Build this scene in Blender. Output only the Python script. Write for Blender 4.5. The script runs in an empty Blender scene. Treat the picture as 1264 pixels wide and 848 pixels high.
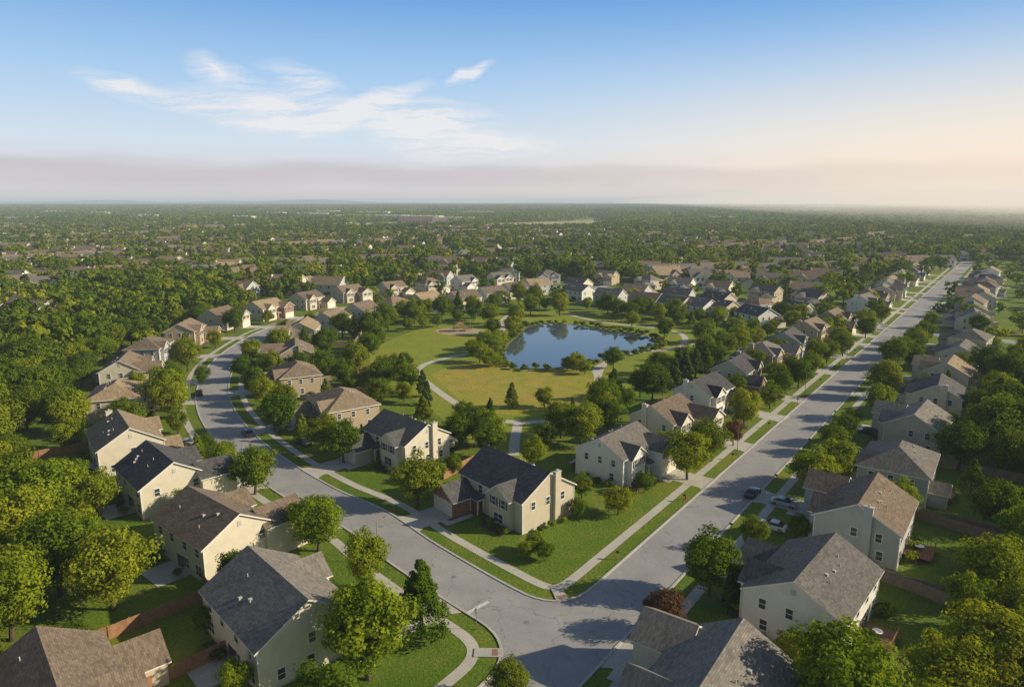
import bpy, math, random
import numpy as np
from mathutils import Vector
random.seed(7); RS=np.random.RandomState(11)
scene=bpy.context.scene
COL=scene.collection
# ------------------------------------------------------------------ survey helper: photo measurement -> metres on the ground plane
H=52.0; F=842.7; TH=math.radians(11.7); CT,ST=math.cos(TH),math.sin(TH)
def G(x,y):
    u=(x-632)/F; v=(y-424)/F; k=ST+v*CT
    return (H*u/k, H*(CT-v*ST)/k)
def GL(pts): return np.array([G(*p) for p in pts])
# ------------------------------------------------------------------ materials
MATS={}
def ramp_mat(name,cols,scale=1.0,rough=.8,detail=3,bump=0,bscale=None,spec=.3,coord='Object'):
    m=bpy.data.materials.new(name); m.use_nodes=True; nt=m.node_tree; N=nt.nodes; L=nt.links
    b=N['Principled BSDF']; b.inputs['Roughness'].default_value=rough
    b.inputs['Specular IOR Level'].default_value=spec
    if coord=='World':
        g=N.new('ShaderNodeNewGeometry'); src=g.outputs['Position']
    else:
        g=N.new('ShaderNodeTexCoord'); src=g.outputs['Object']
    n=N.new('ShaderNodeTexNoise'); n.inputs['Scale'].default_value=scale; n.inputs['Detail'].default_value=detail; n.inputs['Roughness'].default_value=.6
    L.new(src,n.inputs['Vector'])
    r=N.new('ShaderNodeValToRGB'); e=r.color_ramp.elements
    e[0].position=.3; e[0].color=(*cols[0],1); e[1].position=.7; e[1].color=(*cols[-1],1)
    L.new(n.outputs['Fac'],r.inputs[0]); out=r.outputs[0]
    L.new(out,b.inputs['Base Color'])
    if bump:
        n2=N.new('ShaderNodeTexNoise'); n2.inputs['Scale'].default_value=bscale or scale*6; n2.inputs['Detail'].default_value=3
        L.new(src,n2.inputs['Vector'])
        bp=N.new('ShaderNodeBump'); bp.inputs['Strength'].default_value=bump; bp.inputs['Distance'].default_value=.1
        L.new(n2.outputs['Fac'],bp.inputs['Height']); L.new(bp.outputs[0],b.inputs['Normal'])
    MATS[name]=m; return m
def mixc(nt,a,b,fac,mode='MIX'):
    x=nt.nodes.new('ShaderNodeMix'); x.data_type='RGBA'; x.blend_type=mode
    for sock,v in ((x.inputs[6],a),(x.inputs[7],b),(x.inputs[0],fac)):
        if isinstance(v,(int,float)): sock.default_value=v
        elif isinstance(v,tuple): sock.default_value=(*v,1)
        else: nt.links.new(v,sock)
    return x.outputs[2]
def noise(nt,src,scale,detail=3,rough=.6,lo=.4,hi=.6):
    n=nt.nodes.new('ShaderNodeTexNoise'); n.inputs['Scale'].default_value=scale; n.inputs['Detail'].default_value=detail; n.inputs['Roughness'].default_value=rough
    nt.links.new(src,n.inputs['Vector'])
    r=nt.nodes.new('ShaderNodeMapRange'); r.inputs[1].default_value=lo; r.inputs[2].default_value=hi
    nt.links.new(n.outputs['Fac'],r.inputs[0]); return r.outputs[0]
def new_mat(name,rough=.9,spec=.2):
    m=bpy.data.materials.new(name); m.use_nodes=True; nt=m.node_tree; b=nt.nodes['Principled BSDF']
    b.inputs['Roughness'].default_value=rough; b.inputs['Specular IOR Level'].default_value=spec
    g=nt.nodes.new('ShaderNodeNewGeometry'); MATS[name]=m
    return m,nt,b,g.outputs['Position']
def grass_mat(name,a,b2,c,lot=True):
    m,nt,b,pos=new_mat(name)
    col=mixc(nt,a,b2,noise(nt,pos,.035,2))
    col=mixc(nt,col,c,noise(nt,pos,.22,4,.65,.45,.72))
    fine=noise(nt,pos,2.6,4,.75,.3,.7)
    col=mixc(nt,col,mixc(nt,(.58,.58,.58),(1.42,1.42,1.3),fine),1.0,'MULTIPLY')
    if lot:
        v=nt.nodes.new('ShaderNodeTexVoronoi'); v.inputs['Scale'].default_value=.045; nt.links.new(pos,v.inputs['Vector'])
        col=mixc(nt,col,mixc(nt,(.8,.88,.8),(1.3,1.12,1.1),v.outputs['Color']),1.0,'MULTIPLY')
    nt.links.new(col,b.inputs['Base Color'])
    bp=nt.nodes.new('ShaderNodeBump'); bp.inputs['Strength'].default_value=.6; bp.inputs['Distance'].default_value=.2
    nt.links.new(noise(nt,pos,2.2,4,.75,.2,.8),bp.inputs['Height']); nt.links.new(bp.outputs[0],b.inputs['Normal'])
    return m
grass_mat('lawn_grass',(.110,.195,.018),(.150,.225,.022),(.200,.235,.036))
grass_mat('park_grass',(.215,.290,.028),(.28,.32,.036),(.33,.31,.052),False)
grass_mat('meadow_grass',(.36,.345,.045),(.44,.34,.07),(.25,.30,.04),False)
grass_mat('field_soil',(.52,.42,.25),(.44,.4,.2),(.3,.32,.12),False)
m,nt,b,pos=new_mat('road_surface',.85,.25)
col=mixc(nt,(.33,.325,.335),(.405,.395,.40),noise(nt,pos,.15,4,.6,.35,.65))
col=mixc(nt,col,(.25,.245,.255),noise(nt,pos,.5,5,.7,.6,.85))
v=nt.nodes.new('ShaderNodeTexVoronoi'); v.feature='DISTANCE_TO_EDGE'; v.inputs['Scale'].default_value=.13
d=nt.nodes.new('ShaderNodeTexNoise'); d.inputs['Scale'].default_value=.6; nt.links.new(pos,d.inputs['Vector'])
va=nt.nodes.new('ShaderNodeVectorMath'); va.operation='MULTIPLY_ADD'; nt.links.new(d.outputs['Color'],va.inputs[0]); va.inputs[1].default_value=(3,3,3); nt.links.new(pos,va.inputs[2]); nt.links.new(va.outputs[0],v.inputs['Vector'])
r=nt.nodes.new('ShaderNodeMapRange'); r.inputs[1].default_value=.003; r.inputs[2].default_value=.010; r.inputs[3].default_value=1; r.inputs[4].default_value=0; nt.links.new(v.outputs['Distance'],r.inputs[0])
mm=nt.nodes.new('ShaderNodeMath'); mm.operation='MULTIPLY'; mm.inputs[1].default_value=.45; nt.links.new(r.outputs[0],mm.inputs[0])
col=mixc(nt,col,(.13,.13,.132),mm.outputs[0])
col=mixc(nt,col,mixc(nt,(.85,.85,.85),(1.15,1.15,1.15),noise(nt,pos,9,2,.6,.3,.7)),1.0,'MULTIPLY')
nt.links.new(col,b.inputs['Base Color'])
def concrete(name,a,c):
    m,nt,b,pos=new_mat(name,.85,.25)
    col=mixc(nt,a,c,noise(nt,pos,.25,4,.6,.35,.65))
    col=mixc(nt,col,mixc(nt,(.8,.8,.8),(1.12,1.12,1.12),noise(nt,pos,5,3,.6,.3,.7)),1.0,'MULTIPLY')
    nt.links.new(col,b.inputs['Base Color'])
concrete('sidewalk_concrete',(.50,.48,.44),(.60,.57,.52))
concrete('curb_concrete',(.50,.49,.47),(.6,.58,.56))
concrete('driveway_concrete',(.50,.48,.44),(.60,.57,.52))
concrete('path_concrete',(.56,.53,.47),(.64,.60,.53))
ramp_mat('road_paint',[(.6,.6,.58),(.8,.8,.78)],2,coord='World')
ramp_mat('mulch',[(.12,.075,.045),(.18,.11,.07)],3,coord='World')
ramp_mat('play_sand',[(.44,.34,.22),(.52,.41,.28)],1,coord='World')
ramp_mat('pond_mud',[(.18,.18,.06),(.26,.24,.09)],.5,coord='World')
ramp_mat('brick_pad',[(.30,.16,.12),(.36,.2,.15)],3,coord='World')
def siding(name,c):
    m,nt,b,pos=new_mat(name,.65,.3)
    tc=nt.nodes.new('ShaderNodeTexCoord').outputs['Object']
    dk=tuple(x*.88 for x in c)
    col=mixc(nt,c,dk,noise(nt,tc,.7,4,.65,.35,.75))
    w=nt.nodes.new('ShaderNodeTexWave'); w.bands_direction='Z'; w.wave_profile='SAW'; w.inputs['Scale'].default_value=.314/.2*.98; nt.links.new(tc,w.inputs['Vector'])
    col=mixc(nt,col,mixc(nt,(.86,.86,.86),(1,1,1),w.outputs['Fac']),1.0,'MULTIPLY')
    nt.links.new(col,b.inputs['Base Color'])
    bp=nt.nodes.new('ShaderNodeBump'); bp.inputs['Strength'].default_value=.4; bp.inputs['Distance'].default_value=.02
    nt.links.new(w.outputs['Fac'],bp.inputs['Height']); nt.links.new(bp.outputs[0],b.inputs['Normal'])
siding('siding_cream',(.80,.73,.61)); siding('siding_white',(.86,.86,.85)); siding('siding_beige',(.68,.60,.48)); siding('siding_grey',(.55,.57,.58)); siding('siding_tan',(.56,.45,.33)); siding('siding_blue',(.40,.46,.52))
def shingle(name,a,c):
    m,nt,b,pos=new_mat(name,.9,.2)
    tc=nt.nodes.new('ShaderNodeTexCoord').outputs['Object']
    oi=nt.nodes.new('ShaderNodeObjectInfo')
    col=mixc(nt,a,c,noise(nt,tc,.45,4,.7,.35,.65))
    col=mixc(nt,col,mixc(nt,(.78,.78,.8),(1.22,1.18,1.12),oi.outputs['Random']),1.0,'MULTIPLY')
    br=nt.nodes.new('ShaderNodeTexBrick'); br.inputs['Scale'].default_value=1; br.inputs['Brick Width'].default_value=.5; br.inputs['Row Height'].default_value=.22; br.inputs['Mortar Size'].default_value=.012
    br.inputs['Color1'].default_value=(.75,.75,.75,1); br.inputs['Color2'].default_value=(1.2,1.2,1.2,1); br.inputs['Mortar'].default_value=(.5,.5,.5,1)
    nt.links.new(tc,br.inputs['Vector'])
    col=mixc(nt,col,br.outputs['Color'],1.0,'MULTIPLY')
    nt.links.new(col,b.inputs['Base Color'])
shingle('shingle_tan',(.29,.225,.155),(.36,.285,.20)); shingle('shingle_grey',(.18,.172,.165),(.235,.22,.205)); shingle('shingle_dark',(.085,.087,.095),(.125,.127,.135)); shingle('shingle_brown',(.20,.155,.12),(.265,.21,.165))
m,nt,b,pos=new_mat('red_brick',.85,.2)
tc=nt.nodes.new('ShaderNodeTexCoord').outputs['Object']
col=mixc(nt,(.28,.14,.10),(.38,.22,.155),noise(nt,tc,5,3,.7,.3,.7)); nt.links.new(col,b.inputs['Base Color'])
ramp_mat('trim_white',[(.78,.77,.75),(.84,.83,.82)],1,.5)
ramp_mat('shutter_dark',[(.05,.05,.06),(.09,.09,.1)],1,.5)
ramp_mat('front_door',[(.2,.05,.03),(.26,.07,.04)],1,.5)
ramp_mat('garage_door_paint',[(.70,.67,.60),(.78,.75,.69)],.8,.5)
ramp_mat('wood_fence',[(.30,.155,.08),(.46,.27,.155)],1.5,.85,coord='World')
ramp_mat('grey_fence',[(.26,.19,.15),(.38,.29,.23)],1.5,.85,coord='World')
ramp_mat('deck_wood',[(.22,.11,.065),(.3,.17,.1)],1.5,.8)
ramp_mat('bark',[(.07,.05,.035),(.14,.105,.075)],3,.95,bump=.5)
ramp_mat('metal_grey',[(.2,.2,.2),(.3,.3,.3)],2,.4)
ramp_mat('rubber',[(.015,.015,.015),(.03,.03,.03)],4,.9)
ramp_mat('sign_red',[(.4,.02,.02),(.45,.03,.03)],1,.4)
ramp_mat('hill_forest',[(.05,.07,.03),(.07,.1,.035)],.01,coord='World')
ramp_mat('roof_membrane',[(.6,.59,.57),(.74,.73,.71)],.05)
ramp_mat('play_plastic',[(.3,.14,.06),(.4,.2,.1)],1,.4)
def simple(name,c,rough,metal=0,spec=.5,coat=0):
    m,nt,b,pos=new_mat(name,rough,spec); tc=nt.nodes.new('ShaderNodeTexCoord').outputs['Object']
    nt.links.new(mixc(nt,c,tuple(x*.8 for x in c),noise(nt,tc,2,2)),b.inputs['Base Color']); b.inputs['Metallic'].default_value=metal; b.inputs['Coat Weight'].default_value=coat
simple('window_glass',(.06,.075,.095),.08,0,.8)
simple('car_glass',(.02,.025,.03),.05,0,.8)
for n,c in (('car_paint_navy',(.02,.035,.08)),('car_paint_black',(.02,.02,.022)),('car_paint_silver',(.4,.41,.42)),('car_paint_white',(.7,.7,.7)),('car_paint_red',(.3,.03,.02))): simple(n,c,.3,0,.5,.8)
simple('lamp_lens',(.7,.65,.55),.2); simple('tail_lens',(.4,.02,.02),.2)
m,nt,b,pos=new_mat('water',.03,.7); b.inputs['Base Color'].default_value=(.07,.105,.14,1); b.inputs['IOR'].default_value=1.5
bp=nt.nodes.new('ShaderNodeBump'); bp.inputs['Strength'].default_value=.05; bp.inputs['Distance'].default_value=.04
nt.links.new(noise(nt,pos,.8,3,.6,0,1),bp.inputs['Height']); nt.links.new(bp.outputs[0],b.inputs['Normal'])
def leaf_mat(name,a,c,trans=.3):
    m=bpy.data.materials.new(name); m.use_nodes=True; nt=m.node_tree; b=nt.nodes['Principled BSDF']; out=nt.nodes['Material Output']
    nt.nodes.remove(b); b=nt.nodes.new('ShaderNodeBsdfDiffuse')
    oi=nt.nodes.new('ShaderNodeObjectInfo'); at=nt.nodes.new('ShaderNodeAttribute'); at.attribute_name='tint'
    col=mixc(nt,a,c,oi.outputs['Random'])
    col=mixc(nt,mixc(nt,col,(.55,.66,.6),1.0,'MULTIPLY'),mixc(nt,col,(1.45,1.34,1.1),1.0,'MULTIPLY'),at.outputs['Fac'])
    nt.links.new(col,b.inputs['Color'])
    t=nt.nodes.new('ShaderNodeBsdfTranslucent'); nt.links.new(mixc(nt,col,(1.4,1.3,.5),1.0,'MULTIPLY'),t.inputs['Color'])
    mx=nt.nodes.new('ShaderNodeMixShader'); mx.inputs[0].default_value=trans
    nt.links.new(b.outputs[0],mx.inputs[1]); nt.links.new(t.outputs[0],mx.inputs[2]); nt.links.new(mx.outputs[0],out.inputs['Surface']); MATS[name]=m
leaf_mat('leaves',(.095,.165,.016),(.215,.265,.024),.36)
leaf_mat('leaves_bright',(.21,.29,.020),(.31,.34,.030),.38)
leaf_mat('leaves_conifer',(.07,.115,.034),(.095,.14,.038),.15)
leaf_mat('leaves_red',(.13,.07,.05),(.17,.095,.06),.25)
# ------------------------------------------------------------------ mesh builder
class MB:
    def __init__(s): s.v=[]; s.f=[]
    def poly(s,pts): i=len(s.v); s.v+=[tuple(p) for p in pts]; s.f.append(tuple(range(i,i+len(pts))))
    def box(s,x0,x1,y0,y1,z0,z1):
        i=len(s.v); s.v+=[(x0,y0,z0),(x1,y0,z0),(x1,y1,z0),(x0,y1,z0),(x0,y0,z1),(x1,y0,z1),(x1,y1,z1),(x0,y1,z1)]
        s.f+=[tuple(i+k for k in q) for q in ((3,2,1,0),(4,5,6,7),(0,1,5,4),(1,2,6,5),(2,3,7,6),(3,0,4,7))]
    def obox(s,c,ax,hl,hw,z0,z1):
        ax=np.array(ax); n=np.array((-ax[1],ax[0])); c=np.array(c); i=len(s.v)
        q=[c-ax*hl-n*hw,c+ax*hl-n*hw,c+ax*hl+n*hw,c-ax*hl+n*hw]
        s.v+=[(p[0],p[1],z0) for p in q]+[(p[0],p[1],z1) for p in q]
        s.f+=[tuple(i+k for k in t) for t in ((3,2,1,0),(4,5,6,7),(0,1,5,4),(1,2,6,5),(2,3,7,6),(3,0,4,7))]
    def cyl(s,p0,p1,r0,r1,seg=8,caps=True):
        p0=Vector(p0); p1=Vector(p1); d=(p1-p0).normalized(); a=d.orthogonal().normalized(); b=d.cross(a); i=len(s.v)
        for p,r in ((p0,r0),(p1,r1)):
            for k in range(seg):
                t=2*math.pi*k/seg; s.v.append(tuple(p+a*math.cos(t)*r+b*math.sin(t)*r))
        for k in range(seg): s.f.append((i+k,i+(k+1)%seg,i+seg+(k+1)%seg,i+seg+k))
        if caps: s.f.append(tuple(i+seg+k for k in range(seg))); s.f.append(tuple(i+k for k in reversed(range(seg))))
    def mesh(s,name,mat):
        me=bpy.data.meshes.new(name); me.from_pydata(s.v,[],s.f); me.materials.append(MATS[mat]); me.update(); return me
    def obj(s,name,mat,parent=None,loc=None,yaw=None):
        o=bpy.data.objects.new(name,s.mesh(name,mat)); COL.objects.link(o)
        if parent: o.parent=parent
        if loc is not None: o.location=(loc[0],loc[1],loc[2] if len(loc)>2 else 0)
        if yaw is not None: o.rotation_euler=(0,0,yaw)
        return o
def empty(name,loc,yaw=0):
    e=bpy.data.objects.new(name,None); e.empty_display_size=1; COL.objects.link(e); e.location=(loc[0],loc[1],0); e.rotation_euler=(0,0,yaw); return e
def join_parts(name,parts):
    me=bpy.data.meshes.new(name); V=[];Fc=[];mi=[];mats=[]
    for mb,mt in parts:
        if not mb.v: continue
        if mt not in mats: mats.append(mt)
        k=len(V); V+=mb.v; Fc+=[tuple(k+q for q in f) for f in mb.f]; mi+=[mats.index(mt)]*len(mb.f)
    me.from_pydata(V,[],Fc)
    for mt in mats: me.materials.append(MATS[mt])
    me.polygons.foreach_set('material_index',mi); me.update(); return me
# ------------------------------------------------------------------ polylines
def catmull(P,n=10):
    P=np.array(P,float); Q=np.vstack([2*P[0]-P[1],P,2*P[-1]-P[-2]]); out=[]
    for i in range(1,len(Q)-2):
        for t in np.linspace(0,1,n,endpoint=False):
            a,b_,c,d_=Q[i-1],Q[i],Q[i+1],Q[i+2]
            out.append(.5*((2*b_)+(-a+c)*t+(2*a-5*b_+4*c-d_)*t*t+(-a+3*b_-3*c+d_)*t**3))
    out.append(Q[-2]); return np.array(out)
def normals(P):
    d=np.gradient(P,axis=0); d/=np.linalg.norm(d,axis=1)[:,None]+1e-9; return np.stack([-d[:,1],d[:,0]],1)
def offset(P,o): return P+normals(P)*o
def resample(P,step):
    s=np.r_[0,np.cumsum(np.linalg.norm(np.diff(P,axis=0),axis=1))]; t=np.arange(0,s[-1],step)
    return np.stack([np.interp(t,s,P[:,0]),np.interp(t,s,P[:,1])],1)
def ribbon(name,P,hw,z,mat):
    A=offset(P,hw);B=offset(P,-hw); mb=MB(); n=len(P)
    mb.v=[(p[0],p[1],z) for p in A]+[(p[0],p[1],z) for p in B]
    mb.f=[(n+i,n+i+1,i+1,i) for i in range(n-1)]
    return mb.obj(name,mat)
def curb(name,P,hw=.16,z=.13):
    A=offset(P,hw);B=offset(P,-hw); mb=MB(); n=len(P)
    mb.v=[(p[0],p[1],0) for p in A]+[(p[0],p[1],z) for p in A]+[(p[0],p[1],z) for p in B]+[(p[0],p[1],0) for p in B]
    for i in range(n-1):
        for k in range(3): mb.f.append((k*n+i,k*n+i+1,(k+1)*n+i+1,(k+1)*n+i))
    return mb.obj(name,'curb_concrete')
def sheet(name,P,z,mat):
    mb=MB(); mb.poly([(p[0],p[1],z) for p in P]); return mb.obj(name,mat)
def inpoly(P,pts):
    x,y=pts[:,0],pts[:,1]; r=np.zeros(len(pts),bool); n=len(P); j=n-1
    for i in range(n):
        xi,yi=P[i];xj,yj=P[j]
        c=((yi>y)!=(yj>y))&(x<(xj-xi)*(y-yi)/(yj-yi+1e-12)+xi); r^=c; j=i
    return r
def mindist(pts,Q):
    out=np.full(len(pts),1e9)
    for i in range(0,len(Q),200):
        q=Q[i:i+200]; d=np.sqrt(((pts[:,None,:]-q[None])**2).sum(-1)).min(1); out=np.minimum(out,d)
    return out
# ------------------------------------------------------------------ ground & roads
mb=MB(); S=70000; mb.poly([(-S,-2000,0),(S,-2000,0),(S,S,0),(-S,S,0)]); mb.obj('ground','lawn_grass')
P0=np.array(G(902,607)); AV=np.array(G(1165,352))-P0; AV/=np.linalg.norm(AV); AN=np.array((-AV[1],AV[0]))
avenue=np.array([P0+AV*s for s in np.arange(-120,620,5.)])
lp=[(630,755),(570,720),(505,679),(450,640),(390,612),(335,578),(292,542),(267,507),(263,478),(275,450),(300,428),(335,408),(380,395),(430,383),(480,375),(530,369),(580,364),(640,357),(720,355),(800,364),(900,374),(1000,388),(1105,408)]
lw=GL(lp); d1=lw[1]-lw[0]; d1/=np.linalg.norm(d1)
A_=np.array([[AV[0],-d1[0]],[AV[1],-d1[1]]]); sj=np.linalg.solve(A_,lw[0]-P0); J=P0+AV*sj[0]
loop=catmull(np.vstack([J,lw]),10)
HW=4.4; LWH=4.2
ribbon('road',avenue,HW,.020,'road_surface'); ribbon('road',loop,LWH,.024,'road_surface')
cross=np.array([P0+AV*((np.array(G(1105,408))-P0)@AV)-AN*s for s in np.arange(0,260,6.)]); ribbon('road',cross,4.2,.028,'road_surface')
def fillet(side,sgn,t=8):
    nl=np.array((-d1[1],d1[0]))
    q=J+nl*side*LWH; p=P0+AN*HW
    M=np.array([[AV[0],-d1[0]],[AV[1],-d1[1]]]); k=np.linalg.solve(M,q-p); P=p+AV*k[0]
    T1=P+d1*t; T2=P+AV*sgn*t
    arc=np.array([(1-u)**2*T1+2*u*(1-u)*P+u*u*T2 for u in np.linspace(0,1,10)])
    mb=MB(); mb.poly([(P[0],P[1],.016)]+[(a[0],a[1],.016) for a in arc]); mb.obj('road','road_surface')
    off=offset(loop,side*LWH); keep=((off-P)@d1>t+1)|(np.arange(len(off))>30)
    off=off[keep]
    av=avenue+AN*HW; kk=((av-P)@AV)*sgn>t+1
    av=av[kk]
    if sgn<0: av=av[::-1]
    return np.vstack([off[::-1],arc,av]),arc,P
curbA,arcA,PA=fillet(-1,1); curbB,arcB,PB=fillet(1,-1); curbC=avenue-AN*HW
for nm,c in (('curb',curbA),('curb',curbB),('curb',curbC)): curb(nm,c)
def off_auto(c,idx,tgt,dd):
    a=offset(c,dd);b_=offset(c,-dd); return a if np.linalg.norm(a[idx]-tgt)<np.linalg.norm(b_[idx]-tgt) else b_
midA=np.argmin(np.linalg.norm(curbA-arcA[5],axis=1)); midB=np.argmin(np.linalg.norm(curbB-arcB[5],axis=1))
swA=off_auto(curbA,midA,np.array(G(640,620)),3.3); swB=off_auto(curbB,midB,np.array(G(430,780)),3.3); swC=avenue-AN*(HW+3.3)
for s_ in (swA,swB,swC): ribbon('sidewalk',s_,.75,.034,'sidewalk_concrete')
for c,k in ((curbA,midA),(curbB,midB)):
    p=c[k]; sw=(swA if c is curbA else swB)[k]; d=(sw-p); L=np.linalg.norm(d); d/=L
    mb=MB(); mb.obox(p+d*1.7,d,1.5,.8,.0,.136); mb.obj('sidewalk','sidewalk_concrete')
    mb=MB(); mb.obox(p+d*.75,d,.35,.6,.0,.142); mb.obj('curb_ramp_pad','brick_pad')
sl=J+d1*(HW+9.5); nl=np.array((-d1[1],d1[0]))
mb=MB(); mb.obox(sl+nl*2.2,nl,1.8,.26,.029,.032); mb.obj('stop_line','road_paint')
for p in ((650,768),(700,742),(560,712),(905,600),(470,650)):
    q=G(*p); mb=MB(); mb.cyl((q[0],q[1],.02),(q[0],q[1],.036),.38,.38,16); mb.obj('manhole_cover','metal_grey')
# ------------------------------------------------------------------ park
park=catmull(GL([(452,436),(500,412),(560,398),(640,384),(720,384),(800,396),(862,408),(850,440),(800,478),(745,508),(700,535),(655,570),(600,560),(560,528),(520,498),(470,470),(452,436)]),6)
sheet('park_lawn',park[:-1],.004,'park_grass')
meadow=catmull(GL([(532,462),(575,446),(640,456),(700,456),(735,468),(728,490),(690,507),(630,512),(575,498),(532,462)]),8)
sheet('meadow',meadow[:-1],.008,'meadow_grass')
meadow2=catmull(GL([(470,452),(540,420),(620,408),(612,424),(560,438),(520,448),(500,462),(470,452)]),8)
sheet('meadow',meadow2[:-1],.0085,'park_grass')
pond=catmull(GL([(618,442),(626,428),(640,415),(655,403),(690,400),(725,404),(760,410),(797,415),(811,425),(790,434),(752,439),(735,446),(700,452),(660,455),(630,452),(618,442)]),8)
outs=1 if np.linalg.norm(offset(pond,1.6)[3]-pond.mean(0))>np.linalg.norm(pond[3]-pond.mean(0)) else -1
sheet('pond_bank',offset(pond,1.6*outs)[:-1],.012,'pond_mud')
sheet('pond_water',pond[:-1],.016,'water')
paths=[[(858,424),(820,432),(780,436),(748,448),(738,466),(744,482),(728,502),(690,517),(640,521),(595,514),(560,496),(532,476),(517,462),(524,450),(560,440),(600,432),(616,416),(622,402),(622,394),(640,380)],
 [(640,521),(636,540),(634,562)],[(700,388),(745,398),(800,404),(836,410),(846,420),(836,431)],[(738,466),(736,455),(750,447)]]
PATHW=[]
for i,p in enumerate(paths):
    q=catmull(GL(p),8); PATHW.append(q); ribbon('path',q,1.15,.020+.004*i,'path_concrete')
pg=np.array(G(567,409)); 
sheet('playground_surface',[(pg[0]+10*math.cos(t)*(1+.1*math.sin(3*t)),pg[1]+8*math.sin(t)) for t in np.linspace(0,2*math.pi,24,endpoint=False)],.018,'play_sand')
e=empty('playground_structure',pg,.3)
fr=MB(); 
for x in (-2,2,5):
    for y in (-1.5,1.5): fr.cyl((x,y,0),(x,y,3.0),.1,.1,6)
fr.obj('posts','metal_grey',e); mb=MB(); mb.box(-2,2,-1.5,1.5,1.4,1.55); mb.box(2,5,-1.5,1.5,1.0,1.12); mb.obj('platform','deck_wood',e)
mb=MB()
for a,b_ in (((-2.2,-1.7),(2.2,-1.7)),((2.2,-1.7),(2.2,1.7)),((2.2,1.7),(-2.2,1.7)),((-2.2,1.7),(-2.2,-1.7))): mb.poly([(*a,2.95),(*b_,2.95),(0,0,4.0)])
mb.obj('canopy','play_plastic',e); mb=MB(); mb.poly([(-2,-.5,1.5),(-2,.5,1.5),(-5.4,.5,.2),(-5.4,-.5,.2)]); mb.box(-5.4,-2,-.55,-.5,.2,.5); mb.obj('slide','play_plastic',e)
# ------------------------------------------------------------------ houses
def gable(R,T,W,axis,a0,a1,b0,b1,z,rise,z0=0,over=.45,oa=.35,t=.16):
    mp=(lambda a,b,zz:(a,b,zz)) if axis=='x' else (lambda a,b,zz:(b,a,zz))
    mid=(b0+b1)/2; s=rise/((b1-b0)/2); ze=z-over*s; zr=z+rise; A0=a0-oa; A1=a1+oa
    for bb in (b0-over,b1+over):
        R.poly([mp(A0,bb,ze+t),mp(A1,bb,ze+t),mp(A1,mid,zr+t),mp(A0,mid,zr+t)])
        T.poly([mp(A0,bb,ze),mp(A1,bb,ze),mp(A1,mid,zr),mp(A0,mid,zr)])
        T.poly([mp(A0,bb,ze),mp(A1,bb,ze),mp(A1,bb,ze+t),mp(A0,bb,ze+t)])
        for aa in (A0,A1): T.poly([mp(aa,bb,ze-.06),mp(aa,mid,zr-.06),mp(aa,mid,zr+t),mp(aa,bb,ze+t)])
    for aa in (a0,a1): W.poly([mp(aa,b0,z0),mp(aa,b1,z0),mp(aa,b1,z),mp(aa,mid,zr),mp(aa,b0,z)])
    for bb in (b0,b1): W.poly([mp(a0,bb,z0),mp(a1,bb,z0),mp(a1,bb,z),mp(a0,bb,z)])
def hip(R,T,W,x0,x1,y0,y1,z,rise,z0=0,over=.5,t=.16):
    X0,X1,Y0,Y1=x0-over,x1+over,y0-over,y1+over; m=(y0+y1)/2; hy=(Y1-Y0)/2; r0=X0+hy*.95; r1=X1-hy*.95; zr=z+rise
    zb=z-.05; zt=z+t
    R.poly([(X0,Y0,zt),(X1,Y0,zt),(r1,m,zr),(r0,m,zr)]);R.poly([(X1,Y1,zt),(X0,Y1,zt),(r0,m,zr),(r1,m,zr)])
    R.poly([(X0,Y1,zt),(X0,Y0,zt),(r0,m,zr)]);R.poly([(X1,Y0,zt),(X1,Y1,zt),(r1,m,zr)])
    for p,q in (((X0,Y0),(X1,Y0)),((X1,Y0),(X1,Y1)),((X1,Y1),(X0,Y1)),((X0,Y1),(X0,Y0))): T.poly([(*p,zb),(*q,zb),(*q,zt),(*p,zt)])
    T.poly([(X0,Y0,zb),(X0,Y1,zb),(X1,Y1,zb),(X1,Y0,zb)])
    W.box(x0,x1,y0,y1,z0,z-.052)
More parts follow.
